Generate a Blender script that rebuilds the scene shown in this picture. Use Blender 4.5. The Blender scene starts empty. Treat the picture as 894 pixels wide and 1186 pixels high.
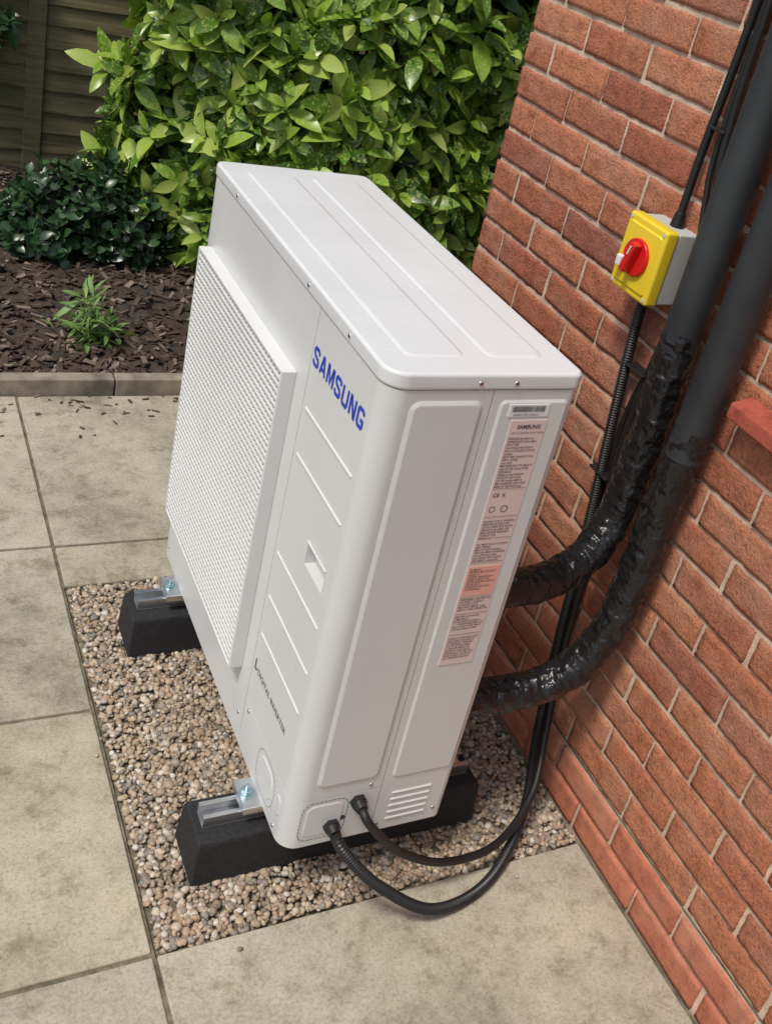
import bpy, bmesh, math, random
import numpy as np
from mathutils import Vector, Matrix, noise
random.seed(3); rng=np.random.default_rng(5)
sc=bpy.context.scene
def link(o): bpy.context.collection.objects.link(o); return o
def empty(name,loc=(0,0,0)):
    e=bpy.data.objects.new(name,None); e.empty_display_size=.1; link(e); return e
# ---------------------------------------------------------------- materials
def mat(name):
    m=bpy.data.materials.new(name); m.use_nodes=True
    nt=m.node_tree; b=nt.nodes["Principled BSDF"]; return m,nt,b
def N(nt,t,**k):
    n=nt.nodes.new(t)
    for a,v in k.items(): setattr(n,a,v)
    return n
def ramp(nt,stops,fac=None):
    r=nt.nodes.new("ShaderNodeValToRGB"); e=r.color_ramp.elements
    while len(e)<len(stops): e.new(.5)
    for i,(p,c) in enumerate(stops):
        e[i].position=p; e[i].color=(*c,1) if len(c)==3 else c
    if fac is not None: nt.links.new(fac,r.inputs[0])
    return r
def noise_n(nt,scale,detail=3,rough=.6,co=None):
    n=N(nt,"ShaderNodeTexNoise"); n.inputs["Scale"].default_value=scale; n.inputs["Detail"].default_value=detail; n.inputs["Roughness"].default_value=rough
    if co is None:
        co=N(nt,"ShaderNodeTexCoord").outputs["Object"]
    nt.links.new(co,n.inputs["Vector"]); return n
def mixc(nt,a,b,fac,mode='MIX'):
    m=N(nt,"ShaderNodeMix",data_type='RGBA',blend_type=mode)
    for s,v in ((m.inputs[0],fac),(m.inputs[6],a),(m.inputs[7],b)):
        if hasattr(v,"is_linked"): nt.links.new(v,s)
        elif isinstance(v,(int,float)): s.default_value=v
        else: s.default_value=(*v,1)
    return m.outputs[2]
def bump(nt,b,h,strength=.4,dist=.002,prev=None):
    bp=N(nt,"ShaderNodeBump"); bp.inputs["Strength"].default_value=strength; bp.inputs["Distance"].default_value=dist
    nt.links.new(h,bp.inputs["Height"])
    if prev is not None: nt.links.new(prev,bp.inputs["Normal"])
    nt.links.new(bp.outputs[0],b.inputs["Normal"]); return bp.outputs[0]
def simple(name,col,rough=.5,metal=0,var=.12,vs=8,bs=0,bscale=200,bd=.001,spec=.5):
    m,nt,b=mat(name)
    n=noise_n(nt,vs,2)
    c=tuple(max(0,x*(1-var)) for x in col); d=tuple(min(1,x*(1+var)) for x in col)
    r=ramp(nt,[(.3,c),(.7,d)],n.outputs[0]); nt.links.new(r.outputs[0],b.inputs["Base Color"])
    b.inputs["Roughness"].default_value=rough; b.inputs["Metallic"].default_value=metal
    b.inputs["Specular IOR Level"].default_value=spec
    if bs: bump(nt,b,noise_n(nt,bscale,2).outputs[0],bs,bd)
    return m
def m_paint(name,col,rough=.32,bs=.07):
    m,nt,b=mat(name)
    n=noise_n(nt,4,4); n2=noise_n(nt,60,3)
    r=ramp(nt,[(.3,tuple(x*.95 for x in col)),(.7,col)],n.outputs[0])
    sp=ramp(nt,[(.0,(1,1,1)),(.68,(1,1,1)),(.78,(.86,.84,.80))],n2.outputs[0])
    nt.links.new(mixc(nt,r.outputs[0],sp.outputs[0],.5,'MULTIPLY'),b.inputs["Base Color"])
    rr=ramp(nt,[(.3,(rough-.06,)*3),(.7,(rough+.1,)*3)],n.outputs[0]); nt.links.new(rr.outputs[0],b.inputs["Roughness"])
    if bs: bump(nt,b,noise_n(nt,4,1).outputs[0],bs,.004)
    return m
M_white=m_paint("painted_steel",(.69,.70,.69))
M_lid=m_paint("painted_steel_lid",(.74,.755,.76),.24)
M_grille=m_paint("grille_plastic",(.70,.71,.70),.4,0)
M_gback=simple("grille_shadow_plate",(.42,.42,.42),.6)
M_dark=simple("dark_gap",(.05,.05,.05),.7)
M_blue=simple("logo_blue",(.01,.05,.50),.35,var=.03)
M_grey=simple("print_grey",(.10,.10,.11),.5)
M_print=simple("label_print",(.20,.15,.15),.6,var=.1)
M_label=simple("label_paper",(.74,.60,.55),.45,var=.03,vs=3)
M_labelp=simple("label_paper_pink",(.82,.42,.33),.45,var=.04)
M_bar=simple("barcode_sticker",(.80,.80,.80),.4,var=.02)
M_steel=simple("zinc_steel",(.70,.72,.73),.30,1,var=.12,vs=40)
M_bolt=simple("bolt_steel",(.50,.64,.68),.28,1,var=.1,vs=60)
M_rubber=simple("recycled_rubber",(.016,.016,.018),.75,var=.4,vs=120,bs=.8,bscale=260,bd=.003)
M_cable=simple("cable_black",(.014,.014,.015),.42,var=.2)
M_foam=simple("pipe_foam",(.028,.031,.034),.5,var=.25,vs=7,bs=.25,bscale=60,bd=.002)
M_yel=simple("yellow_plastic",(.82,.60,.03),.35,var=.05,vs=6)
M_red=simple("red_plastic",(.66,.012,.012),.3,var=.05)
M_iso=simple("grey_plastic",(.55,.56,.54),.45,var=.04)
M_wht=simple("white_plastic",(.75,.75,.74),.4,var=.03)
M_glass=simple("window_glass",(.05,.06,.07),.05,var=.2)
def m_tape():
    m,nt,b=mat("wrapped_tape")
    b.inputs["Base Color"].default_value=(.013,.013,.014,1); b.inputs["Roughness"].default_value=.27
    tc=N(nt,"ShaderNodeTexCoord").outputs["Object"]
    n=noise_n(nt,32,2.5,.55,tc)
    bump(nt,b,n.outputs[0],.85,.014)
    return m
M_tape=m_tape()
def m_brick(name,cols,bs=1.0,sc_=1):
    m,nt,b=mat(name)
    g=N(nt,"ShaderNodeNewGeometry"); tc=N(nt,"ShaderNodeTexCoord").outputs["Object"]
    r=ramp(nt,cols,g.outputs["Random Per Island"])
    n1=noise_n(nt,24,3,.75,tc); d=ramp(nt,[(.32,(.72,.69,.67)),(.5,(1,1,1)),(.70,(1.16,1.16,1.14))],n1.outputs[0])
    c=mixc(nt,r.outputs[0],d.outputs[0],.9,'MULTIPLY')
    n2=noise_n(nt,150*sc_,3,.8,tc); pit=ramp(nt,[(.33,(.42,.38,.36)),(.46,(1,1,1)),(.7,(1.22,1.22,1.18))],n2.outputs[0])
    c=mixc(nt,c,pit.outputs[0],.75 if bs==1.0 else .4,'MULTIPLY')
    n3=noise_n(nt,5,2,.7,tc); ef=ramp(nt,[(.48,(0,0,0)),(.72,(.34,.34,.34))],n3.outputs[0])
    c=mixc(nt,c,(.60,.42,.31),ef.outputs[0])
    nt.links.new(c,b.inputs["Base Color"]); b.inputs["Roughness"].default_value=.92; b.inputs["Specular IOR Level"].default_value=.2
    bump(nt,b,n2.outputs[0],1.0*bs,.008)
    return m
M_brick=m_brick("facing_brick",[(0,(.42,.145,.085)),(.18,(.53,.205,.112)),(.36,(.46,.165,.095)),(.55,(.57,.235,.135)),(.72,(.49,.18,.10)),(.86,(.38,.13,.085)),(.95,(.52,.22,.13)),(1,(.32,.115,.085))])
M_plinth=m_brick("plinth_brick",[(0,(.44,.15,.09)),(.5,(.50,.185,.11)),(1,(.39,.125,.08))],.35)
M_mortar=simple("mortar",(.60,.455,.34),.95,var=.22,vs=24,bs=.8,bscale=300,bd=.003)
M_tile=m_brick("clay_tile",[(0,(.38,.09,.06)),(1,(.42,.11,.07))],.3)
def m_slab():
    m,nt,b=mat("concrete_slab")
    tc=N(nt,"ShaderNodeTexCoord").outputs["Object"]; g=N(nt,"ShaderNodeNewGeometry")
    r=ramp(nt,[(0,(.44,.405,.325)),(.4,(.47,.43,.345)),(.7,(.42,.395,.325)),(1,(.46,.41,.315))],g.outputs["Random Per Island"])
    n=noise_n(nt,2.2,6,.74,tc); d=ramp(nt,[(.33,(.50,.49,.465)),(.46,(.84,.835,.82)),(.57,(1,1,1)),(.68,(1.10,1.08,1.04))],n.outputs[0])
    c=mixc(nt,r.outputs[0],d.outputs[0],1.0,'MULTIPLY')
    n2=noise_n(nt,150,3,.85,tc); s=ramp(nt,[(.3,(.62,.61,.59)),(.5,(1,1,1)),(.70,(1.16,1.15,1.13))],n2.outputs[0])
    c=mixc(nt,c,s.outputs[0],.85,'MULTIPLY')
    n3=noise_n(nt,13,4,.78,tc); k=ramp(nt,[(.38,(1.08,1.08,1.08)),(.52,(1,1,1)),(.66,(.60,.57,.50))],n3.outputs[0])
    c=mixc(nt,c,k.outputs[0],.75,'MULTIPLY')
    nt.links.new(c,b.inputs["Base Color"]); b.inputs["Roughness"].default_value=.85; b.inputs["Specular IOR Level"].default_value=.3
    bump(nt,b,n2.outputs[0],.5,.0015)
    return m
M_slab=m_slab()
M_joint=simple("joint_mortar",(.17,.145,.10),.95,var=.5,vs=30,bs=.8,bscale=200,bd=.004)
M_kerb=simple("kerb_concrete",(.25,.22,.17),.9,var=.45,vs=11,bs=.5,bscale=150,bd=.003)
M_soil=simple("bark_soil",(.05,.037,.027),.95,var=.5,vs=30,bs=1,bscale=60,bd=.01)
def m_island(name,cols,rough=.7,spec=.3):
    m,nt,b=mat(name); g=N(nt,"ShaderNodeNewGeometry"); r=ramp(nt,cols,g.outputs["Random Per Island"])
    n=noise_n(nt,160,1); d=ramp(nt,[(.3,(.75,.74,.72)),(.65,(1.05,1.05,1.05))],n.outputs[0])
    nt.links.new(mixc(nt,r.outputs[0],d.outputs[0],.8,'MULTIPLY'),b.inputs["Base Color"])
    b.inputs["Roughness"].default_value=rough; b.inputs["Specular IOR Level"].default_value=spec
    return m
M_stone=m_island("pea_gravel",[(0,(.34,.25,.16)),(.12,(.52,.42,.29)),(.26,(.22,.17,.13)),(.38,(.58,.51,.40)),(.52,(.42,.30,.20)),(.66,(.25,.24,.22)),(.80,(.50,.36,.25)),(.92,(.66,.62,.55)),(1,(.15,.125,.10))],.65)
M_bark=m_island("bark_chip",[(0,(.055,.038,.028)),(.4,(.11,.078,.056)),(.7,(.04,.029,.022)),(.88,(.19,.145,.11)),(1,(.30,.24,.19))],.9)
def m_wood():
    m,nt,b=mat("fence_wood"); tc=N(nt,"ShaderNodeTexCoord").outputs["Object"]; g=N(nt,"ShaderNodeNewGeometry")
    mp=N(nt,"ShaderNodeMapping"); mp.inputs["Scale"].default_value=(2.5,2.5,45); nt.links.new(tc,mp.inputs[0])
    n=noise_n(nt,1.6,4,.7,mp.outputs[0]); r=ramp(nt,[(.3,(.10,.092,.045)),(.55,(.20,.18,.095)),(.75,(.27,.25,.145))],n.outputs[0])
    rr=ramp(nt,[(0,(.72,.76,.68)),(1,(1.05,1.0,.95))],g.outputs["Random Per Island"])
    nt.links.new(mixc(nt,r.outputs[0],rr.outputs[0],1,'MULTIPLY'),b.inputs["Base Color"]); b.inputs["Roughness"].default_value=.85
    bump(nt,b,n.outputs[0],.6,.004); return m
M_wood=m_wood()
def m_leaf(name,cols,spots=None,rough=.34,trans=.22):
    m,nt,b=mat(name); g=N(nt,"ShaderNodeNewGeometry"); r=ramp(nt,cols,g.outputs["Random Per Island"]); c=r.outputs[0]
    if spots:
        n=noise_n(nt,85,1,.6); k=ramp(nt,[(.55,(0,0,0)),(.63,(.65,.65,.65))],n.outputs[0])
        c=mixc(nt,c,spots,k.outputs[0])
    nt.links.new(c,b.inputs["Base Color"]); b.inputs["Roughness"].default_value=rough
    t=N(nt,"ShaderNodeBsdfTranslucent"); nt.links.new(mixc(nt,c,(.9,1.0,.35),1,'MULTIPLY'),t.inputs[0])
    mx=N(nt,"ShaderNodeMixShader"); mx.inputs[0].default_value=trans
    out=nt.nodes["Material Output"]; nt.links.new(b.outputs[0],mx.inputs[1]); nt.links.new(t.outputs[0],mx.inputs[2]); nt.links.new(mx.outputs[0],out.inputs[0])
    return m
M_leaf=m_leaf("laurel_leaf",[(0,(.035,.10,.012)),(.2,(.09,.20,.02)),(.5,(.18,.33,.032)),(.78,(.29,.44,.05)),(1,(.44,.54,.13))],(.48,.53,.18),.30)
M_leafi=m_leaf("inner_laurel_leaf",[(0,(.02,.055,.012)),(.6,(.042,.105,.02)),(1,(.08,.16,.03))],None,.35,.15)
M_leafd=m_leaf("dark_leaf",[(0,(.013,.038,.014)),(.6,(.028,.075,.026)),(1,(.055,.12,.04))],None,.3,.1)
M_weed=m_leaf("weed_leaf",[(0,(.14,.26,.07)),(1,(.26,.40,.13))],None,.5,.25)
M_stem=simple("stem",(.06,.07,.03),.8)
M_ground=simple("soil_ground",(.13,.12,.08),.95,var=.4,vs=3,bs=.6,bscale=30,bd=.02)
# ---------------------------------------------------------------- mesh helpers
def mk(name,verts,faces,m,parent=None,smooth=None,bev=0,seg=2):
    me=bpy.data.meshes.new(name); me.from_pydata([tuple(v) for v in verts],[],faces); me.materials.append(m)
    bm=bmesh.new(); bm.from_mesh(me); bmesh.ops.recalc_face_normals(bm,faces=bm.faces); bm.to_mesh(me); bm.free()
    if smooth is not None:
        for p in me.polygons:p.use_smooth=True
        me.set_sharp_from_angle(angle=math.radians(smooth))
    o=link(bpy.data.objects.new(name,me))
    if bev:
        b=o.modifiers.new("bev",'BEVEL'); b.width=bev; b.segments=seg; b.limit_method='ANGLE'; b.angle_limit=math.radians(40)
        for p in me.polygons:p.use_smooth=True
        wn=o.modifiers.new("wn",'WEIGHTED_NORMAL'); wn.keep_sharp=False
    if parent: o.parent=parent
    return o
BF=[(0,1,3,2),(4,6,7,5),(0,4,5,1),(2,3,7,6),(0,2,6,4),(1,5,7,3)]
def boxv(x0,x1,y0,y1,z0,z1): return [(x,y,z) for x in (x0,x1) for y in (y0,y1) for z in (z0,z1)]
def boxes(name,L,m,parent=None,bev=0,seg=2):
    V=[];F=[]
    for b in L:
        o=len(V); V+=boxv(*b); F+=[tuple(o+i for i in f) for f in BF]
    return mk(name,V,F,m,parent,bev=bev,seg=seg)
def box(name,b,m,parent=None,bev=0,seg=2): return boxes(name,[b],m,parent,bev,seg)
def rrect(u0,u1,v0,v1,r,seg=6):
    if not hasattr(r,"__len__"): r=[r]*4
    P=[]
    for (cx,cy,a0),rr in zip(((u0,v0,180),(u1,v0,270),(u1,v1,0),(u0,v1,90)),r):
        ccx=cx+(rr if cx==u0 else -rr); ccy=cy+(rr if cy==v0 else -rr)
        for i in range(seg+1):
            a=math.radians(a0+90*i/seg); P.append((ccx+rr*math.cos(a),ccy+rr*math.sin(a)))
    return P
def prism(name,P,z0,z1,m,parent=None,bev=.002,seg=2):
    n=len(P); V=[(x,y,z0) for x,y in P]+[(x,y,z1) for x,y in P]
    F=[tuple(range(n))[::-1],tuple(range(n,2*n))]+[(i,(i+1)%n,n+(i+1)%n,n+i) for i in range(n)]
    return mk(name,V,F,m,parent,bev=bev,seg=seg)
S=lambda u,v,n:(u,-n,v)
Fr=lambda u,v,n:(-n,u,v)
def plateau(name,map_,u0,u1,v0,v1,r,h,ch,m,parent,base=0,seg=6):
    fr=[0,.12,.32,.68,.88,1.0]; hh=[0,.06,.24,.76,.94,1.0]
    V=[];n=None
    for q,z in zip(fr,hh):
        P=rrect(u0+ch*q,u1-ch*q,v0+ch*q,v1-ch*q,max(r-ch*q,.0004),seg); n=len(P)
        V+=[map_(x,y,base+(h*z if q else -.001)) for x,y in P]
    F=[];L=len(fr)
    for k in range(L-1): F+=[(k*n+i,k*n+(i+1)%n,(k+1)*n+(i+1)%n,(k+1)*n+i) for i in range(n)]
    F.append(tuple(range((L-1)*n,L*n)))
    o=mk(name,V,F,m,parent,smooth=60)
    wn=o.modifiers.new("wn",'WEIGHTED_NORMAL'); wn.keep_sharp=True; wn.weight=100
    return o
def catmull(P,k=8):
    P=[Vector(p) for p in P]; Q=[P[0]+(P[0]-P[1])]+P+[P[-1]+(P[-1]-P[-2])]; out=[]
    for i in range(1,len(Q)-2):
        a,b,c,d=Q[i-1:i+3]
        for j in range(k):
            t=j/k; out.append(.5*((2*b)+(c-a)*t+(2*a-5*b+4*c-d)*t*t+(3*b-3*c+d-a)*t**3))
    out.append(P[-1]); return out
def tube(name,P,r,m,parent=None,k=8,n=20,rf=None,smooth=True,step=None):
    C=catmull(P,k)
    if step:
        D=[0]
        for a,b in zip(C,C[1:]): D.append(D[-1]+(b-a).length)
        T=np.arange(0,D[-1],step); A=np.array([list(c) for c in C])
        C=[Vector((np.interp(t,D,A[:,0]),np.interp(t,D,A[:,1]),np.interp(t,D,A[:,2]))) for t in T]
    V=[];F=[];up=Vector((.3,.9,.1)).normalized(); prev=None
    s=0
    for i,c in enumerate(C):
        t=(C[min(i+1,len(C)-1)]-C[max(i-1,0)]).normalized()
        if prev is None: prev=(up-t*up.dot(t)).normalized()
        else: prev=(prev-t*prev.dot(t)).normalized()
        bi=t.cross(prev)
        if i: s+=(c-C[i-1]).length
        for j in range(n):
            a=2*math.pi*j/n; rr=r*(rf(s,a,c,i) if rf else 1)
            V.append(c+(prev*math.cos(a)+bi*math.sin(a))*rr)
    for i in range(len(C)-1):
        for j in range(n): F.append((i*n+j,i*n+(j+1)%n,(i+1)*n+(j+1)%n,(i+1)*n+j))
    F.append(tuple(range(n))); F.append(tuple(range((len(C)-1)*n,len(C)*n)))
    return mk(name,V,F,m,parent,smooth=60 if smooth else None)
def cyl(name,c,axis,r,h,m,parent=None,n=28,bev=.0008,r2=None):
    ax=Vector(axis).normalized(); q=ax.to_track_quat('Z','Y'); V=[];r2=r if r2 is None else r2
    for z,rr in ((0,r),(h,r2)):
        for j in range(n):
            a=2*math.pi*j/n; V.append(Vector(c)+q@Vector((rr*math.cos(a),rr*math.sin(a),z)))
    F=[tuple(range(n)),tuple(range(n,2*n))]+[(j,(j+1)%n,n+(j+1)%n,n+j) for j in range(n)]
    return mk(name,V,F,m,parent,bev=bev)
def bulk(name,V,faces,m,smooth=True,parent=None):
    n,k=V.shape[:2]; me=bpy.data.meshes.new(name); me.vertices.add(n*k); me.vertices.foreach_set("co",V.reshape(-1).astype(np.float32))
    tot=np.array([len(f) for f in faces]); flat=np.concatenate([np.array(f) for f in faces])
    loops=(flat[None,:]+np.arange(n)[:,None]*k).reshape(-1); me.loops.add(len(loops)); me.loops.foreach_set("vertex_index",loops.astype(np.int32))
    tt=np.tile(tot,n); st=np.concatenate([[0],np.cumsum(tt)[:-1]]); me.polygons.add(len(tt)); me.polygons.foreach_set("loop_start",st.astype(np.int32))
    try: me.polygons.foreach_set("loop_total",tt.astype(np.int32))
    except Exception: pass
    me.polygons.foreach_set("use_smooth",np.full(len(tt),smooth)); me.materials.append(m); me.update(calc_edges=True); me.validate()
    o=link(bpy.data.objects.new(name,me)); 
    if parent:o.parent=parent
    return o
def text(name,body,map_,u,v,size,m,parent,off=0,n0=.0006,sx=1,flip=False,lsp=1):
    cu=bpy.data.curves.new(name,'FONT'); cu.body=body; cu.size=size; cu.offset=off; cu.extrude=0; cu.resolution_u=3; cu.space_line=lsp
    t=bpy.data.objects.new(name,cu); link(t); dg=bpy.context.evaluated_depsgraph_get(); dg.update()
    me=bpy.data.meshes.new_from_object(t.evaluated_get(dg)); bpy.data.objects.remove(t)
    for vt in me.vertices:
        x,y=vt.co.x*sx,vt.co.y; vt.co=map_(u+(-x if flip else x),v+y,n0)
    me.materials.clear(); me.materials.append(m); o=link(bpy.data.objects.new(name,me)); o.parent=parent; return o
# ================================================================ HEAT PUMP
W,D,H=.929,.336,.9945
hp=empty("heat_pump")
plan=rrect(0,D,0,W,[.036,.018,.018,.018],8)
body=prism("cabinet",plan,0,.966,M_white,hp,bev=0)
cut=[]
g=.0009;dp=.004
cut.append((.179-g,.179+g,-.01,dp,.012,.97))
cut.append((-.01,dp,.2757-g,.2757+g,.03,.97))
cut.append((-.01,.178,-.01,dp,.1225,.1240))
cut.append((.1805,.35,-.01,dp,.112,.1132))
cut.append((-.01,dp,-.009,.274,.1226,.1239))
cut.append((-.01,.020,.062,.145,.552,.596))
V=[];F=[]
for b in cut:
    o=len(V); V+=boxv(*b); F+=[tuple(o+i for i in f) for f in BF]
cu=mk("cutter",V,F,M_white)
bo=body.modifiers.new("b",'BOOLEAN'); bo.operation='DIFFERENCE'; bo.solver='EXACT'; bo.use_self=True; bo.object=cu
dg=bpy.context.evaluated_depsgraph_get(); dg.update(); me=bpy.data.meshes.new_from_object(body.evaluated_get(dg)); body.modifiers.clear(); body.data=me
bpy.data.objects.remove(cu)
for p in me.polygons:p.use_smooth=True
me.set_sharp_from_angle(angle=math.radians(30))
wn=body.modifiers.new("wn",'WEIGHTED_NORMAL'); wn.keep_sharp=True
e=.0025
prism("lid",rrect(-e,D+e,-e,W+e,[.038,.02,.02,.02],8),.9665,H,M_lid,hp,bev=.006,seg=4)
T=lambda u,v,n:(u,v,H+n)
plateau("lid_rib_1",T,.045,.150,.05,.88,.02,.0018,.008,M_lid,hp,base=0)
plateau("lid_rib_2",T,.185,.292,.05,.88,.02,.0018,.008,M_lid,hp,base=0)
plateau("side_press_1",S,.042,.168,.150,.950,.018,.0034,.009,M_white,hp)
plateau("side_press_2",S,.194,.322,.140,.950,.012,.0026,.006,M_white,hp)
for i,z in enumerate((.79,.70,.49,.39,.30)):
    plateau("front_rib_%d"%(i+1),Fr,.045,.262,z-.004,z+.004,.0035,.0022,.003,M_white,hp)
box("handle_lip",(-.003,.0,.060,.147,.5965,.600),M_white,hp,bev=.001)
gy0,gy1,gz0,gz1,gp=.3224,.8811,.1592,.8253,.028
bw=.014
fr=[(-gp,.0005,gy0,gy0+bw*.5,gz0,gz1),(-gp,.0005,gy1-bw*.5,gy1,gz0,gz1),(-gp,.0005,gy0+bw*.5,gy1-bw*.5,gz0,gz0+bw*.5),(-gp,.0005,gy0+bw*.5,gy1-bw*.5,gz1-bw*.5,gz1)]
boxes("grille_frame",fr,M_grille,hp,bev=.0025,seg=2)
ny=36;nz=50
ys=np.linspace(gy0+.006,gy1-.006,ny+1); zs=np.linspace(gz0+.006,gz1-.006,nz+1)
boxes("grille_slats",[(-gp+.0005,-gp+.010,gy0+.005,gy1-.005,z-.0031,z+.0031) for z in zs[1:-1]],M_grille,hp,bev=.0012,seg=1)
boxes("grille_bars",[(-gp+.002,-gp+.0095,y-.0024,y+.0024,gz0+.005,gz1-.005) for y in ys[1:-1]],M_grille,hp)
box("grille_backing",(-gp+.019,-.001,gy0+.004,gy1-.004,gz0+.004,gz1-.004),M_gback,hp)
def screw(c,ax,i):
    cyl("screw_%d"%i,c,ax,.0042,.0018,M_steel,hp,16); cyl("screw_slot_%d"%i,Vector(c)+Vector(ax)*.0019,ax,.0018,.0003,M_dark,hp,6,0)
k=0
for y in (.757,.334,.147): screw((-e,y,.980),(-1,0,0),k);k+=1
for x in (.150,.213): screw((x,-e,.979),(0,-1,0),k);k+=1
for c in ((.31,.0,.03),(.19,.0,.02),(.155,.0,.135)): screw(c,(0,-1,0),k);k+=1
for c in ((.0,.30,.06),(.0,.05,.015),(.0,.90,.03),(.0,.25,.11)): screw(c,(-1,0,0),k);k+=1
def stroke_text(name,body,map_,u,v,h,w,gap,t,m):
    G={'S':[(1,.80),(1,.9),(.82,1),(.18,1),(0,.88),(0,.70),(.15,.58),(.85,.42),(1,.30),(1,.12),(.82,0),(.18,0),(0,.1),(0,.20)],
       'A':[[(0,0),(.42,1),(.58,1),(1,0)],[(.2,.26),(.8,.26)]],'M':[(0,0),(0,1),(.12,1),(.5,.1),(.88,1),(1,1),(1,0)],
       'U':[(0,1),(0,.15),(.15,0),(.85,0),(1,.15),(1,1)],'N':[(0,0),(0,1),(.1,1),(.9,0),(1,0),(1,1)],
       'G':[(1,.84),(1,.9),(.82,1),(.18,1),(0,.85),(0,.15),(.18,0),(.82,0),(1,.13),(1,.40),(.62,.40)]}
    V=[];F=[];lv=0
    for ch in body:
        g=G[ch]; g=g if isinstance(g[0],list) else [g]
        ww=w*1.18 if ch=='M' else w
        for pl in g:
            P=[Vector((p[0]*(ww-t)+t/2,p[1]*(h-t)+t/2)) for p in pl]
            L=[];R=[]
            for i,p in enumerate(P):
                d0=(P[i]-P[i-1]).normalized() if i else (P[1]-P[0]).normalized()
                d1=(P[i+1]-P[i]).normalized() if i<len(P)-1 else d0
                nn=(Vector((-d0.y,d0.x))+Vector((-d1.y,d1.x))).normalized(); c=max(.55,nn.dot(Vector((-d0.y,d0.x))))
                ext=d0*(-t/4 if i==0 else 0)+d1*(t/4 if i==len(P)-1 else 0)
                L.append(p+nn*t/2/c+ext);R.append(p-nn*t/2/c+ext)
            o=len(V); lv+=1
            for a,b in zip(L,R):
                V.append(map_(u-a.x,v+a.y,.0006+lv*.00003)); V.append(map_(u-b.x,v+b.y,.0006+lv*.00003))
            for i in range(len(P)-1): F.append((o+2*i,o+2*i+1,o+2*i+3,o+2*i+2))
        u-=ww+gap
    return mk(name,V,F,m,hp)
stroke_text("logo_text","SAMSUNG",Fr,.268,.870,.035,.0262,.0055,.0066,M_blue)
text("inverter_text","DIGITAL INVERTER",Fr,.245,.214,.0185,M_grey,hp,off=.0001,flip=True,sx=1.05)
pl=[Fr(a,b,.0007) for a,b in [(.263,.212),(.263,.238),(.258,.238),(.258,.212)]]+[Fr(a,b,.0007) for a,b in [(.2565,.212),(.2565,.217),(.249,.222),(.249,.216)]]
mk("inverter_icon",pl,[(0,1,2,3),(4,5,6,7)],M_grey,hp)
def dashes(name,map_,P,m):
    V=[];F=[]
    n=len(P)
    for i in range(n):
        a=Vector(P[i]);b=Vector(P[(i+1)%n]);l=(b-a).length
        if l<1e-5: continue
        d=(b-a)/l; q=Vector((-d.y,d.x))*.0007; kk=max(1,round(l/.009))
        for j in range(kk):
            s=a+d*(l*(j+.0)/kk); t=a+d*(l*(j+.72)/kk); o=len(V)
            V+=[map_(*(s+q),.0006),map_(*(t+q),.0006),map_(*(t-q),.0006),map_(*(s-q),.0006)]; F.append((o,o+1,o+2,o+3))
    mk(name,V,F,m,hp)
dashes("knockout_side",S,rrect(.028,.118,.016,.114,.02,3),M_dark)
plateau("knockout_side_plate",S,.036,.110,.024,.106,.016,.0012,.003,M_white,hp)
dashes("knockout_front",Fr,rrect(.070,.170,.018,.112,.035,3),M_print)
plateau("knockout_front_1",Fr,.082,.158,.030,.100,.024,.0015,.004,M_white,hp)
plateau("knockout_front_2",Fr,.035,.060,.05,.095,.010,.0015,.004,M_white,hp)
for i in range(5):
    z=.024+i*.0175; plateau("louvre_%d"%i,S,.205,.292,z,z+.008,.0035,.0022,.0035,M_white,hp)
for y in (.147,.787):
    boxes("cabinet_foot",[(-.036,.36,y-.038,y+.038,-.018,-.0005)],M_steel,hp,bev=.002)
    for x in (-.019,.352):
        cyl("washer",(x,y,-.0003),(0,0,1),.0155,.0025,M_bolt,hp); cyl("nut",(x,y,.0022),(0,0,1),.0115,.009,M_bolt,hp,6); cyl("bolt",(x,y,.0112),(0,0,1),.0055,.010,M_bolt,hp,14)
plateau("rating_label",S,.222,.290,.415,.915,.002,.0003,.0004,M_label,hp,base=.0034)
plateau("rating_label_pink",S,.2255,.2865,.570,.632,.001,.0002,.0003,M_labelp,hp,base=.0040)
plateau("barcode_sticker",S,.212,.286,.921,.943,.002,.0003,.0004,M_bar,hp,base=.0034)
V=[];F=[];u=.218
while u<.278:
    w=random.choice([.0006,.0010,.0015]); o=len(V)
    V+=[S(u,.930,.0042),S(u+w,.930,.0042),S(u+w,.940,.0042),S(u,.940,.0042)];F.append((o,o+1,o+2,o+3)); u+=w+random.choice([.0006,.0010])
mk("barcode",V,F,M_grey,hp)
text("barcode_text","AE050 0TPJ 4500212",S,.222,.923,.0055,M_grey,hp,n0=.0042)
text("label_head","SAMSUNG",S,.236,.900,.0095,M_grey,hp,off=.0003,n0=.0042)
text("label_head2","AIR TO WATER HEAT PUMP",S,.228,.8905,.0048,M_grey,hp,n0=.0042)
words="CAPACITY HEATING COOLING RATED INPUT kW CURRENT A MAX PHASE 1 220-240V 50Hz REFRIGERANT R32 CHARGE kg MASS IPX4 OPERATING PRESSURE MPa HIGH LOW WATER FLOW l/min SERIAL No. WARNING RISK OF FIRE read the manual before installing".split()
def lines(n,width):
    out=[]
    for _ in range(n):
        s=""
        while len(s)<width: s+=random.choice(words)+" "
        out.append(s[:width if random.random()<.7 else width//2])
    return "\n".join(out)
def textw(name,n,cpl,u,wid,z,size,m,n0):
    o=text(name,lines(n,cpl),S,0,z,size,m,hp,n0=n0,off=.0001); xs=[v.co.x for v in o.data.vertices]; k=wid/max(xs)
    for v in o.data.vertices: v.co.x=u+v.co.x*min(k,1.15)
for i,(z,n) in enumerate(((.880,17),(.722,7),(.676,7),(.560,5),(.523,6),(.474,9))):
    textw("label_text_%d"%i,n,22,.226,.060,z,.0056,M_print,.0042)
textw("label_text_p",9,24,.228,.056,.624,.0052,M_print,.0046)
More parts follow.
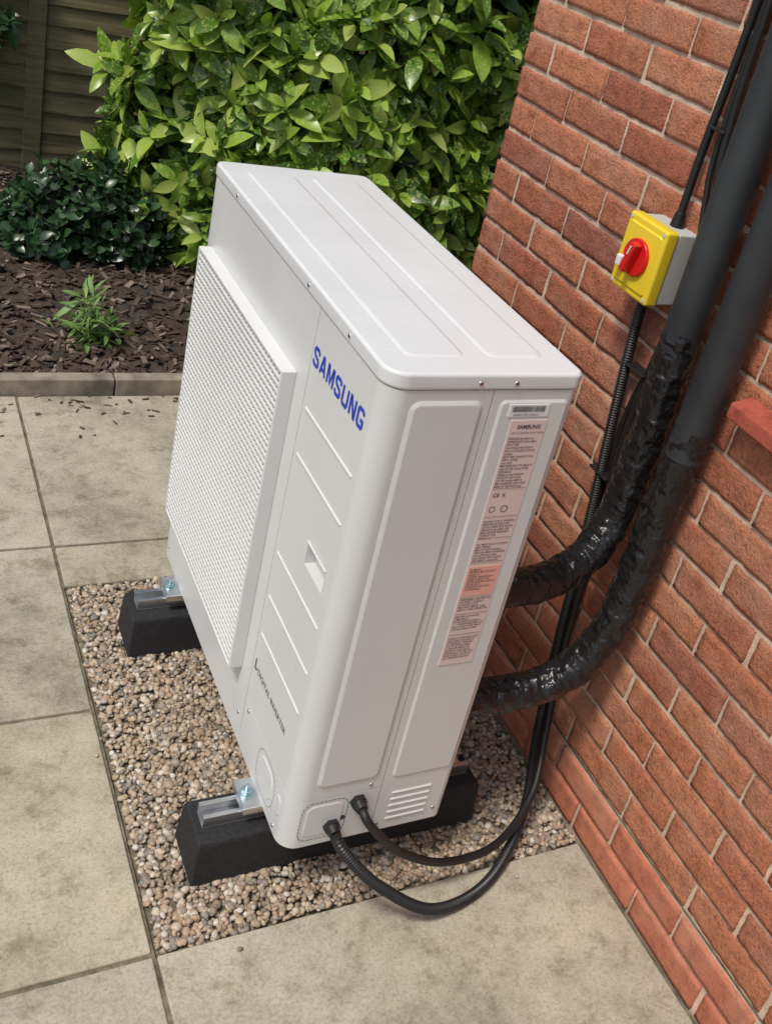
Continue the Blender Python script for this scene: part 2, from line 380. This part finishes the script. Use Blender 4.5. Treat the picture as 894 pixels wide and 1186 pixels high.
text("label_ce","CE  K",S,.229,.772,.010,M_grey,hp,n0=.0042,off=.0002)
V=[];F=[]
for (u,v,r) in ((.235,.748,.006),(.258,.748,.007)):
    o=len(V); n=20
    V+=[S(u+r*math.cos(6.283*j/n),v+r*math.sin(6.283*j/n),.0042) for j in range(n)]+[S(u+r*.78*math.cos(6.283*j/n),v+r*.78*math.sin(6.283*j/n),.0042) for j in range(n)]
    F+=[(o+j,o+(j+1)%n,o+n+(j+1)%n,o+n+j) for j in range(n)]
mk("label_icons",V,F,M_grey,hp)
boxes("label_rules",[(.225,.287,-.0044,-.0042,z,z+.0007) for z in (.788,.733,.690,.640,.566,.530,.484)],M_print,hp)
for i,(x,z) in enumerate(((.092,.046),(.136,.098))):
    cyl("gland_nut_%d"%i,(x,.0,z),(0,-1,0),.017,.010,M_cable,hp,6,.001); cyl("gland_%d"%i,(x,-.009,z),(0,-1,0),.014,.016,M_cable,hp,20,.001,.011)
cyl("spare_hole",(.112,.0,.060),(0,-1,0),.006,.0006,M_dark,hp,16,0)
for (y,z) in ((.085,.50),(.085,.225)): cyl("pipe_collar",(D-.002,y,z),(1,0,0),.04,.02,M_grille,hp)
# ================================================================ FEET
def foot(y0,y1,xa,xe):
    f=empty("rubber_mounting_foot")
    zb,zt=-.152,-.047; ins=.007
    n=26; V=[];F=[]
    prof=[(y0,zb),(y0+.003,zb+.03),(y0+ins,zt-.012),(y0+ins+.006,zt),(y1-ins-.006,zt),(y1-ins,zt-.012),(y1-.003,zb+.03),(y1,zb)]
    k=len(prof)
    for i in range(n):
        t=i/(n-1)
        for (y,z) in prof:
            h=(z-zb)/(zt-zb); x=xa+ins*h+(xe-xa-2*ins*h)*t; V.append((x,y,z))
    for i in range(n-1):
        for j in range(k): F.append((i*k+j,i*k+(j+1)%k,(i+1)*k+(j+1)%k,(i+1)*k+j))
    F+= [tuple(range(k)),tuple(range((n-1)*k,n*k))]
    mk("block",V,F,M_rubber,f,bev=.005,seg=3)
    c=(y0+y1)/2; w=.0205; a,b=xa+.022,xe-.025
    boxes("strut_channel",[(a,b,c-w,c+w,zt+.0005,zt+.003),(a,b,c-w,c-w+.0028,zt+.003,-.0185),(a,b,c+w-.0028,c+w,zt+.003,-.0185),(a,b,c-w+.0028,c-w+.010,-.0215,-.0187),(a,b,c+w-.010,c+w-.0028,-.0215,-.0187)],M_steel,f,bev=.0006)
    return f
foot(.078,.206,-.128,.492)
foot(.722,.850,-.118,.492)
# ================================================================ PIPES
XW=.7093
def wr(seed,amp=.10):
    def f(s,a,c,i):
        v=noise.noise(Vector((c.x*9+seed,c.y*9+math.cos(a)*.9,c.z*9+math.sin(a)*.9)))
        w=noise.noise(Vector((s*48,math.cos(a)*1.5+seed,math.sin(a)*1.5)))
        w2=1-2*abs(noise.noise(Vector((s*80,math.cos(a)*2.4+seed,math.sin(a)*2.4))))
        q=((s/.05+a*.16)%1); ridge=.045*(1-q/.5) if q<.5 else 0
        return .99+amp*v*.8+amp*w+.045*(w2-.6)+ridge
    return f
R_=.036
pa=empty("insulated_pipe")
tube("foam_sleeve",[(.657,.168,2.6),(.657,.163,1.8),(.657,.160,1.3),(.655,.155,.94)],R_,M_foam,pa,n=28)
tube("tape_wrap",[(.655,.155,1.0),(.655,.153,.85),(.656,.152,.70),(.645,.147,.60),(.60,.130,.530),(.53,.108,.498),(.44,.09,.495),(.335,.085,.500)],R_*1.0,M_tape,pa,k=20,n=56,rf=wr(1),step=.0035)
pb=empty("insulated_pipe")
tube("foam_sleeve",[(.657,.035,2.6),(.657,.038,1.8),(.657,.043,1.3),(.656,.047,.80)],R_,M_foam,pb,n=28)
tube("tape_wrap",[(.656,.047,.86),(.656,.049,.70),(.656,.050,.52),(.645,.052,.40),(.60,.057,.295),(.53,.066,.245),(.44,.078,.228),(.335,.085,.225)],R_*1.01,M_tape,pb,k=20,n=56,rf=wr(7),step=.0035)
# ================================================================ ISOLATOR
iso=empty("isolator_switch")
iy0,iy1,iz0,iz1=.250,.372,1.003,1.150
box("back_box",(.658,XW,iy0+.003,iy1-.003,iz0+.003,iz1-.003),M_iso,iso,bev=.004)
box("cover",(.628,.6575,iy0,iy1,iz0,iz1),M_yel,iso,bev=.006,seg=3)
plateau("cover_panel",lambda u,v,n:(.628-n,u,v),iy0+.010,iy1-.010,iz0+.014,iz1-.014,.006,.003,.003,M_yel,iso)
yc,zc=.309,1.078
cyl("dial",(.6255,yc,zc),(-1,0,0),.036,.008,M_red,iso,40,.002)
hb=mk("handle",boxv(-.020,0,-.0085,.0085,-.031,.031),BF,M_red,iso,bev=.004,seg=3); hb.location=(.619,yc,zc); hb.rotation_euler=(math.radians(15),0,0)
hb2=mk("handle_mark",boxv(-.0015,0,-.0015,.0015,.006,.024),BF,M_wht,iso); hb2.location=(.5982,yc,zc); hb2.rotation_euler=(math.radians(15),0,0)
tb=box("lock_tab",(.608,.626,yc+.024,yc+.040,zc-.030,zc-.008),M_wht,iso,bev=.003)
for y in (iy0+.009,iy1-.009):
    for z in (iz0+.009,iz1-.009): cyl("cover_screw",(.628,y,z),(-1,0,0),.004,.001,M_iso,iso,14)
cyl("top_gland",(.685,.300,iz1-.003),(0,0,1),.014,.028,M_cable,iso,20,.001,.010)
cyl("bottom_gland",(.680,.315,iz0+.003),(0,0,-1),.013,.025,M_cable,iso,20,.001,.010)
# ================================================================ CABLES
def corr(s,a,c,i): return 1.0 if i%2 else .86
ca=empty("power_cable")
tube("conduit",[(.680,.315,.99),(.684,.312,.90),(.685,.285,.70),(.685,.250,.47),(.680,.215,.22),(.655,.150,.0),(.585,.035,-.105),(.45,-.075,-.142),(.30,-.115,-.125),(.175,-.090,-.045),(.105,-.05,.025),(.092,-.02,.045)],.0115,M_cable,ca,k=14,n=16,rf=corr,step=.0028,smooth=False)
cb=empty("power_cable")
tube("sheath",[(.694,.268,2.6),(.694,.272,1.6),(.696,.262,1.32),(.697,.238,1.2),(.694,.234,1.0),(.690,.245,.80),(.690,.232,.55),(.688,.200,.22),(.665,.140,.03),(.60,.045,-.06),(.48,-.03,-.095),(.34,-.055,-.075),(.22,-.06,.0),(.150,-.045,.075),(.136,-.02,.098)],.0085,M_cable,cb,k=12,n=14)
cc=empty("power_cable")
tube("sheath",[(.695,.300,2.6),(.695,.303,1.6),(.690,.306,1.3),(.685,.300,1.17)],.0080,M_cable,cc,n=12)
tube("sheath_2",[(.699,.285,2.6),(.699,.287,1.6),(.700,.282,1.3),(.700,.268,1.22),(.700,.243,1.12),(.700,.240,.95),(.700,.275,.75),(.700,.26,.5),(.690,.22,.24),(.66,.13,.02)],.006,M_cable,cc,n=12)
for z in (1.335,1.80): box("cable_tie",(.6825,.7045,.262,.311,z-.003,z+.003),M_cable,cc,bev=.002)
for z in (.86,.62): box("cable_tie",(.673,.7045,.238,.300,z-.003,z+.003),M_cable,cc,bev=.002)
# ================================================================ HOUSE
hs=empty("brick_house")
YC=1.0117; ZG=-.155; 
wy0,wy1,wz0,wz1=-1.25,-.085,.958,2.15
def bricks(name,spans,m,mapf,amp,nx=20,nz=7):
    Vall=[]
    uu=np.linspace(0,1,nx+1); vv=np.linspace(0,1,nz+1)
    faces=[]
    w=nx+3; h=nz+3
    for i in range(h-1):
        for j in range(w-1): a=i*w+j; faces.append((a,a+1,a+w+1,a+w))
    rg=.0024 if amp>.001 else .0012
    for s,(u0,u1,z0,z1) in enumerate(spans):
        off=random.uniform(-.0012,.0018); tilt=random.uniform(-.0018,.0018); col=[]
        du=random.uniform(-.0022,.0022); dz=random.uniform(-.0016,.0016); rot=random.uniform(-.007,.007)
        for i in range(-1,nz+2):
            for j in range(-1,nx+2):
                ii=min(max(i,0),nz); jj=min(max(j,0),nx); edge=(i!=ii or j!=jj)
                u=u0+(u1-u0)*uu[jj]+du; z=z0+(z1-z0)*vv[ii]+dz+rot*(uu[jj]-.5)*(u1-u0)
                rim=(ii in(0,nz)) or (jj in (0,nx))
                q=Vector((u*30,z*45,s*7.3))
                if edge: d=-.014
                else: d=off+tilt*(uu[jj]-.5)*2+(noise.noise(q)*amp+noise.noise(q*3.1)*amp*.7)*(.5 if rim else 1)-(.0016 if rim else 0)
                if rim:
                    u+=noise.noise(q*1.9)*rg; z+=(noise.noise(q*1.9+Vector((9,3,1)))+.6*noise.noise(q*4.3))*rg
                col.append(mapf(u,z,d))
        Vall.append(col)
    return bulk(name,np.array([[tuple(c) for c in b] for b in Vall]),faces,m,True,hs)
def course_spans(zs,umin,corner=YC,open_=None,phase=0):
    out=[]
    for k,z in enumerate(zs):
        u=corner; first=True
        while u>umin:
            l=.1025 if (first and (k+phase)%2) else .215
            a,b=u-l,u; first=False; u=a-.010
            segs=[(a,b)]
            if open_ and z+.0325>open_[2] and z+.0325<open_[3]:
                if b>open_[0] and a<open_[1]:
                    segs=[]
                    if b>open_[1]+.02: segs.append((open_[1]+.004,b))
                    if a<open_[0]-.02: segs.append((a,open_[0]-.004))
            for s in segs: out.append((s[0],s[1],z,z+.0652))
    return out
mapW=lambda u,z,d:(XW-d,u,z)
mapR=lambda u,z,d:(u,YC+d,z)
zs=[.005+.075*i for i in range(36)]
bricks("wall_bricks",course_spans(zs,-2.6,open_=(wy0,wy1,wz0,wz1)),M_brick,mapW,.0026)
zp=[ZG+.004,ZG+.079]
bricks("plinth_bricks",course_spans(zp,-2.6,phase=1),M_plinth,lambda u,z,d:(XW-.003-d,u,z),.0008)
sp=[(XW+ .02+ (.1125 if k%2 else 0)+.225*i,XW+.02+(.1125 if k%2 else 0)+.225*i+.215,z,z+.065) for k,z in enumerate(zs) for i in range(12)]
bricks("return_wall_bricks",sp,M_brick,mapR,.0022,8,4)
c0=XW+.0044
boxes("wall_core",[(c0,3.6,wy1,YC-.004,-.4,2.75),(c0,3.6,-2.7,wy0,-.4,2.75),(c0,3.6,wy0,wy1,-.4,wz0-.002),(c0,3.6,wy0,wy1,wz1,2.75),(XW+.2,3.6,wy0,wy1,wz0-.002,wz1)],M_mortar,hs)
box("damp_course",(XW+.0028,XW+.05,-2.6,YC-.002,-.0040,.0005),M_joint,hs)
boxes("window_frame",[(XW+.09,XW+.15,wy0+.0,wy0+.06,wz0,wz1),(XW+.09,XW+.15,wy1-.06,wy1,wz0,wz1),(XW+.09,XW+.15,wy0+.06,wy1-.06,wz0,wz0+.06),(XW+.09,XW+.15,wy0+.06,wy1-.06,wz1-.06,wz1),(XW+.095,XW+.145,-.68,-.62,wz0+.06,wz1-.06)],M_wht,hs,bev=.004)
box("window_pane",(XW+.118,XW+.124,wy0+.05,wy1-.05,wz0+.05,wz1-.05),M_glass,hs)
V=[];F=[]
y=-.002
while y>-1.3:
    a,b=y-.148,y; o=len(V)
    x0,x1=XW-.045,XW+.095
    V+=[(x0,a,.912),(x0,b,.912),(x0,a,.942),(x0,b,.942),(x1,a,.925),(x1,b,.925),(x1,a,.974),(x1,b,.974)]
    F+=[tuple(o+k for k in f) for f in BF]; y=a-.006
mk("sill_tiles",V,F,M_tile,hs,bev=.004)
# ================================================================ PAVING
pv=empty("patio_paving")
xj=[-.2175-.9*i for i in range(0,6)]
rows=[(1.187,1.992),(.581,1.179),(-.030,.573),(-.636,-.038),(-1.242,-.644),(-1.848,-1.25),(-2.454,-1.856)]
L=[]
for (a,b) in rows:
    for i in range(5): L.append((xj[i+1]+.004,xj[i]-.004,a,b,ZG-.045,ZG+random.uniform(-.0012,.0012)))
    if b<.0 : L.append((xj[0]+.004,XW-.008,a,b,ZG-.045,ZG+random.uniform(-.001,.001)))
L.append((xj[0]+.004,XW-.008,1.187,1.992,ZG-.045,ZG)); L.append((xj[0]+.004,XW-.008,1.016,1.179,ZG-.045,ZG-.001))
L.append((XW+.0,2.6,1.187,1.992,ZG-.045,ZG-.0006)); 
boxes("slabs",L,M_slab,pv,bev=.004,seg=2)
boxes("slab_joints",[(-4.7,xj[0]+.0015,-2.5,1.995,ZG-.05,ZG-.005),(xj[0]+.0015,XW,-2.5,-.0395,ZG-.05,ZG-.005),(xj[0]+.0015,2.6,1.0135,1.995,ZG-.05,ZG-.005)],M_joint,pv)
kb=empty("concrete_kerb")
L=[]
xs=[-1.74,-.825,.09,1.005,1.92]
for a,b in zip([-4.4,-3.49,-2.575]+xs[:-1],[-3.494,-2.579,-1.744]+[v-.004 for v in xs[1:]]): L.append((a,b,1.998,2.05,ZG-.06,-.097))
boxes("kerb_units",L,M_kerb,kb,bev=.006,seg=3)
# gravel
def pebbles(n,x0,x1,y0,y1,zf,smin,smax):
    bm=bmesh.new(); bmesh.ops.create_cube(bm,size=2); bmesh.ops.subdivide_edges(bm,edges=bm.edges,cuts=1,use_grid_fill=True)
    T_=np.array([v.co.normalized()*(.75+.25*max(abs(v.co.x),abs(v.co.y),abs(v.co.z))) for v in bm.verts]); faces=[[v.index for v in f.verts] for f in bm.faces]; bm.free()
    k=len(T_)
    P=np.stack([rng.uniform(x0,x1,n),rng.uniform(y0,y1,n)],1); z=zf(P)
    s=rng.uniform(smin,smax,(n,1))*np.stack([rng.uniform(.8,1.35,n),rng.uniform(.7,1.1,n),rng.uniform(.5,.85,n)],1)*np.where(rng.random((n,1))<.15,1.4,1)
    V=T_[None]*(1+rng.normal(0,.10,(n,k,1)))*s[:,None,:]
    a=rng.uniform(0,6.28,n); b=rng.normal(0,.45,n)
    ca,sa,cb_,sb=np.cos(a),np.sin(a),np.cos(b),np.sin(b)
    x=V[...,0]*cb_[:,None]+V[...,2]*sb[:,None]; zz=-V[...,0]*sb[:,None]+V[...,2]*cb_[:,None]
    X=x*ca[:,None]-V[...,1]*sa[:,None]; Y=x*sa[:,None]+V[...,1]*ca[:,None]
    return np.stack([X+P[:,0:1],Y+P[:,1:2],zz+z[:,None]],2),faces
gx0,gx1,gya,gyb=-.213,XW-.004,-.0355,1.0115
zf=lambda P:-.158+.005*np.sin(P[:,0]*9+1)*np.cos(P[:,1]*7)+rng.uniform(-.008,.004,len(P))
V1,fc=pebbles(18000,gx0+.005,gx1-.005,gya+.005,gyb-.005,zf,.0042,.0077)
V2,_=pebbles(90,gx0-.03,gx1-.02,gya-.05,gyb,lambda P:np.full(len(P),ZG+.005),.003,.005)
gb=bulk("gravel_bed",np.concatenate([V1,V2]),fc,M_stone)
gbase=box("gravel_base",(gx0-.0025,gx1+.002,gya-.0025,gyb+.0015,-.21,-.168),M_joint,gb)
# ================================================================ GROUND, BEDS
def grid(name,x0,x1,y0,y1,nx,ny,zf,m):
    V=[];F=[]
    for j in range(ny+1):
        for i in range(nx+1):
            x=x0+(x1-x0)*i/nx;y=y0+(y1-y0)*j/ny;V.append((x,y,zf(x,y)))
    for j in range(ny):
        for i in range(nx): a=j*(nx+1)+i;F.append((a,a+1,a+nx+2,a+nx+1))
    return mk(name,V,F,m,smooth=80)
grid("ground",-60,60,-60,60,10,10,lambda x,y:-.23,M_ground)
sz=lambda x,y:-.125+.03*noise.noise(Vector((x*2,y*2,0)))+.015*noise.noise(Vector((x*9,y*9,3)))+max(0,(y-2.1))*.02
bed=grid("mulch_bed",-4.5,4.8,2.04,4.3,150,60,sz,M_soil)
n=8000
P=np.stack([rng.uniform(-1.4,2.0,n),2.06+2.0*rng.random(n)**1.25],1)
P[:70,1]=1.99-np.abs(rng.normal(0,.10,70)); P[:70,0]=rng.uniform(-.6,.5,70)
l=rng.uniform(.008,.034,n);w=rng.uniform(.004,.011,n);t=rng.uniform(.001,.003,n); l[:70]*=.4;w[:70]*=.4;t[:70]*=.5
T_=np.array(boxv(-1,1,-1,1,-1,1),float)
V=T_[None]*np.stack([l,w,t],1)[:,None,:]*(1+rng.normal(0,.15,(n,8,1)))
a=rng.uniform(0,6.28,n);b=rng.normal(0,.4,n); b[:70]*=.1
x=V[...,0]*np.cos(b)[:,None]+V[...,2]*np.sin(b)[:,None]; z=-V[...,0]*np.sin(b)[:,None]+V[...,2]*np.cos(b)[:,None]
X=x*np.cos(a)[:,None]-V[...,1]*np.sin(a)[:,None];Y=x*np.sin(a)[:,None]+V[...,1]*np.cos(a)[:,None]
zz=np.array([sz(p[0],p[1]) for p in P])+rng.uniform(0,.012,n); zz[:70]=ZG+.003
bulk("bark_chips",np.stack([X+P[:,0:1],Y+P[:,1:2],z+zz[:,None]],2),BF,M_bark,False,bed)
# ================================================================ FENCE
fe=empty("wooden_fence")
FY=4.15
Vb=[];Fb=[]
def plank(x0,x1,z0,z1,y,seed):
    n=40;o=len(Vb)
    for i in range(n+1):
        x=x0+(x1-x0)*i/n; wv=.012*noise.noise(Vector((x*2.2,seed*3.1,0)))+.005*noise.noise(Vector((x*9,seed,5)))
        Vb.extend([(x,y-.022,z0+wv),(x,y-.008,z0+wv),(x,y+.006,z1),(x,y-.002,z1)])
    for i in range(n):
        a=o+i*4
        for j in range(4): Fb.append((a+j,a+(j+1)%4,a+4+(j+1)%4,a+4+j))
    Fb.append((o,o+1,o+2,o+3)); Fb.append(tuple(o+n*4+q for q in range(4)))
px=[-3.58,-1.75,.08,1.91,3.74,5.57]
s=0
for a,b in zip(px,px[1:]):
    z=-.10
    while z<1.65:
        plank(a+.03,b-.03,z,z+.125+random.uniform(-.01,.01),FY+random.uniform(-.004,.004),s); s+=1; z+=.098
mk("lap_boards",Vb,Fb,M_wood,fe,smooth=40)
boxes("fence_posts",[(x-.04,x+.04,FY-.035,FY+.045,-.25,1.78) for x in px],M_wood,fe,bev=.005)
boxes("fence_battens",[(x+d-.02,x+d+.02,FY-.045,FY-.023,-.08,1.68) for x in px for d in (.62,1.22)],M_wood,fe,bev=.003)
# ================================================================ FOLIAGE
def leaves(P,d,nrm,L,wf,fold=.25,droop=.3):
    n=len(P)
    d=d/np.linalg.norm(d,axis=1,keepdims=True); s=np.cross(d,nrm); s/=np.linalg.norm(s,axis=1,keepdims=True)+1e-9; nn=np.cross(s,d)
    ts=np.array([0,.12,.32,.55,.78,.93,1.0]); hw=np.array([.03,.09,.19,.225,.16,.065,.0])*wf
    cols=[]
    dr=(droop*rng.uniform(.3,1.5,n))[:,None]
    for t,h in zip(ts,hw):
        c=P+L[:,None]*(t*d-dr*t*t*nn)
        for sg in (-1,0,1): cols.append(c+L[:,None]*(sg*h*s+(fold*h if sg else 0)*nn))
    V=np.stack(cols,1); F=[]
    for i in range(len(ts)-1):
        a=i*3; F+=[(a,a+1,a+4,a+3),(a+1,a+2,a+5,a+4)]
    return V,F
def unit(v): return v/np.linalg.norm(v,axis=1,keepdims=True)
def rosettes(C,A,nl,Lr,wf,droop=.3):
    n=len(C); Ps=[];Ds=[];Ns=[];Ls=[]
    A=unit(A); ref=np.tile([[.3,.1,.9]],(n,1)); U=unit(np.cross(A,ref)); Vv=np.cross(A,U)
    ph=rng.uniform(0,6.28,n); sc2=rng.uniform(.75,1.2,n)
    for k in range(nl):
        a=ph+k*2.4+rng.normal(0,.25,n)
        R=U*np.cos(a)[:,None]+Vv*np.sin(a)[:,None]
        el=(.0+1.15*k/nl+rng.normal(0,.22,n))[:,None]
        dd=R*np.cos(el)+A*np.sin(el)
        Ps.append(C-A*(.08*(1-k/nl))); Ds.append(dd); Ns.append(A+.25*rng.normal(0,1,(n,3))); Ls.append(sc2*rng.uniform(Lr[0],Lr[1],n)*(1-.4*k/nl))
    return leaves(np.concatenate(Ps),np.concatenate(Ds),np.concatenate(Ns),np.concatenate(Ls),wf,droop=droop)
def blob_sample(n,lobes,shell):
    lobes=np.array(lobes); wts=np.array([l[3]*l[4]+l[3]*l[5]+l[4]*l[5] for l in lobes]); wts/=wts.sum()
    idx=rng.choice(len(lobes),n*2,p=wts)
    v=unit(rng.normal(0,1,(n*2,3))); r=rng.uniform(shell[0],shell[1],n*2)
    Lb=lobes[idx]; P=Lb[:,:3]+v*r[:,None]*Lb[:,3:6]
    keep=np.ones(n*2,bool)
    for l in lobes:
        q=(P-l[:3])/l[3:6]; keep&=~((np.linalg.norm(q,axis=1)<shell[0]*.86))
    keep&=P[:,2]>-.08
    P=P[keep][:n]; v=v[keep][:n]; v=v/Lb[keep][:n][:,3:6]; return P,unit(v)
lobes=[(1.45,3.25,.45,1.15,.55,1.0),(.76,3.25,.35,.40,.40,.75),(.86,3.2,1.05,.52,.42,.6),(1.5,3.1,1.2,.75,.5,.65),(2.3,3.2,.9,.8,.5,1.0),(1.25,2.85,.35,.55,.32,.62),(2.0,2.85,.55,.5,.32,.7),(.75,3.3,1.5,.5,.4,.4),(1.7,3.2,1.75,.7,.45,.4),(1.15,3.0,.8,.5,.4,.5)]
bush=empty("laurel_bush")
C,A=blob_sample(1600,lobes,(.80,1.10))
m_=C[:,1]<3.75; C=C[m_];A=A[m_]
A=unit(A*.8+np.array([[-.1,-.35,.75]])+rng.normal(0,.38,C.shape))
V,F=rosettes(C,A,9,(.11,.19),.98,droop=.42)
bulk("leaves",V,F,M_leaf,True,bush)
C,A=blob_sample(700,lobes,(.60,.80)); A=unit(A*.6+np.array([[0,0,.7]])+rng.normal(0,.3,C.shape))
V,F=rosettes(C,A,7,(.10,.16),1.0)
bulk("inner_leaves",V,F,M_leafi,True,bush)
stem=[]
for i in range(70):
    b=Vector((random.uniform(.6,2.4),random.uniform(3.0,3.5),-.12)); l=lobes[random.randrange(len(lobes))]
    tt=Vector((l[0]+random.uniform(-.5,.5)*l[3],l[1]+random.uniform(-.6,.3)*l[4],l[2]+random.uniform(-.2,.8)*l[5]))
    stem.append((b,tt))
def stems(name,S_,r,parent):
    V=[];F=[]
    for b,t in S_:
        md=(b+t)/2+Vector((random.uniform(-.08,.08),random.uniform(-.08,.08),.05)); pts=catmull([b,md,t],4); o=len(V)
        for i,c in enumerate(pts):
            rr=r*(1-.7*i/(len(pts)-1))
            for j in range(5): a=j*1.2566; V.append((c.x+rr*math.cos(a),c.y+rr*math.sin(a),c.z))
        for i in range(len(pts)-1):
            for j in range(5): F.append((o+i*5+j,o+i*5+(j+1)%5,o+(i+1)*5+(j+1)%5,o+(i+1)*5+j))
    return mk(name,V,F,M_stem,parent,smooth=80)
stems("stems",stem,.012,bush)
sh=empty("dark_shrub")
lb=[(.18,3.2,.05,.30,.26,.22),(.02,3.15,.0,.20,.2,.16),(.32,3.1,.0,.2,.2,.18)]
C,A=blob_sample(380,lb,(.65,1.1)); A=unit(A*.7+np.array([[0,-.2,.7]])+rng.normal(0,.35,C.shape))
V,F=rosettes(C,A,8,(.045,.085),1.45,droop=.25); bulk("leaves",V,F,M_leafd,True,sh)
stems("stems",[(Vector((.15+random.uniform(-.1,.1),3.2,-.12)),Vector((.15+random.uniform(-.3,.3),3.15+random.uniform(-.2,.2),.1))) for _ in range(16)],.006,sh)
wd=empty("weed_plant")
C=np.stack([rng.normal(.06,.035,30),rng.normal(2.34,.03,30),rng.uniform(-.12,.08,30)],1); A=unit(rng.normal(0,.35,C.shape)+np.array([[0,0,1.]]))
V,F=rosettes(C,A,6,(.05,.11),.5,droop=.35); bulk("leaves",V,F,M_weed,True,wd)
w2=empty("weed_plant")
C=np.stack([rng.uniform(-.02,.20,26),rng.normal(1.187,.012,26),rng.uniform(-.16,-.152,26)],1); A=unit(rng.normal(0,.5,C.shape)+np.array([[0,0,1.]]))
V,F=rosettes(C,A,5,(.008,.022),1.2,droop=.35); bulk("leaves",V,F,M_weed,True,w2)
cr=empty("climbing_plant")
C=np.stack([rng.uniform(-.4,.0,70),rng.uniform(3.95,4.1,70),rng.uniform(.30,1.2,70)],1); A=unit(rng.normal(0,.4,C.shape)+np.array([[0,-.8,.5]]))
V,F=rosettes(C,A,6,(.05,.09),1.3); bulk("leaves",V,F,M_leafd,True,cr)
# ================================================================ LIGHT
w=bpy.data.worlds.new("World"); sc.world=w; w.use_nodes=True; nt=w.node_tree
sk=nt.nodes.new("ShaderNodeTexSky"); sk.sky_type='NISHITA'; sk.sun_disc=False
sd=Vector((-.60,-.22,1.15)).normalized()
el=math.asin(sd.z); az=math.atan2(sd.x,sd.y)
sk.sun_elevation=el; sk.sun_rotation=az; sk.dust_density=3; sk.air_density=1.0; sk.ozone_density=.5
nt.links.new(sk.outputs[0],nt.nodes["Background"].inputs[0]); nt.nodes["Background"].inputs[1].default_value=.12
sl=bpy.data.lights.new("sun",'SUN'); sl.energy=2.45; sl.angle=math.radians(11); sl.color=(1,.95,.86)
so=link(bpy.data.objects.new("sun",sl)); so.rotation_euler=(-sd).to_track_quat('-Z','Y').to_euler(); so.location=(0,0,5)
sc.view_settings.view_transform='Standard'; sc.view_settings.look='None'; sc.view_settings.exposure=0
# ================================================================ CAMERA
def rot(r):
    a=np.linalg.norm(r);k=r/a;K=np.array([[0,-k[2],k[1]],[k[2],0,-k[0]],[-k[1],k[0],0]])
    return np.eye(3)+math.sin(a)*K+(1-math.cos(a))*K@K
Rm=rot(np.array([-1.0031,.4578,.2875])).T
cam=bpy.data.cameras.new("camera"); co=link(bpy.data.objects.new("camera",cam))
M4=Matrix([[*Rm[i],0] for i in range(3)]+[[0,0,0,1]]); M4.translation=Vector((-.6412,-1.1689,1.6172)); co.matrix_world=M4
cam.sensor_width=36; cam.lens=36*1212/1186; cam.shift_x=-86.69/1186; cam.shift_y=-95.58/1186; cam.clip_end=300; cam.clip_start=.02
sc.camera=co
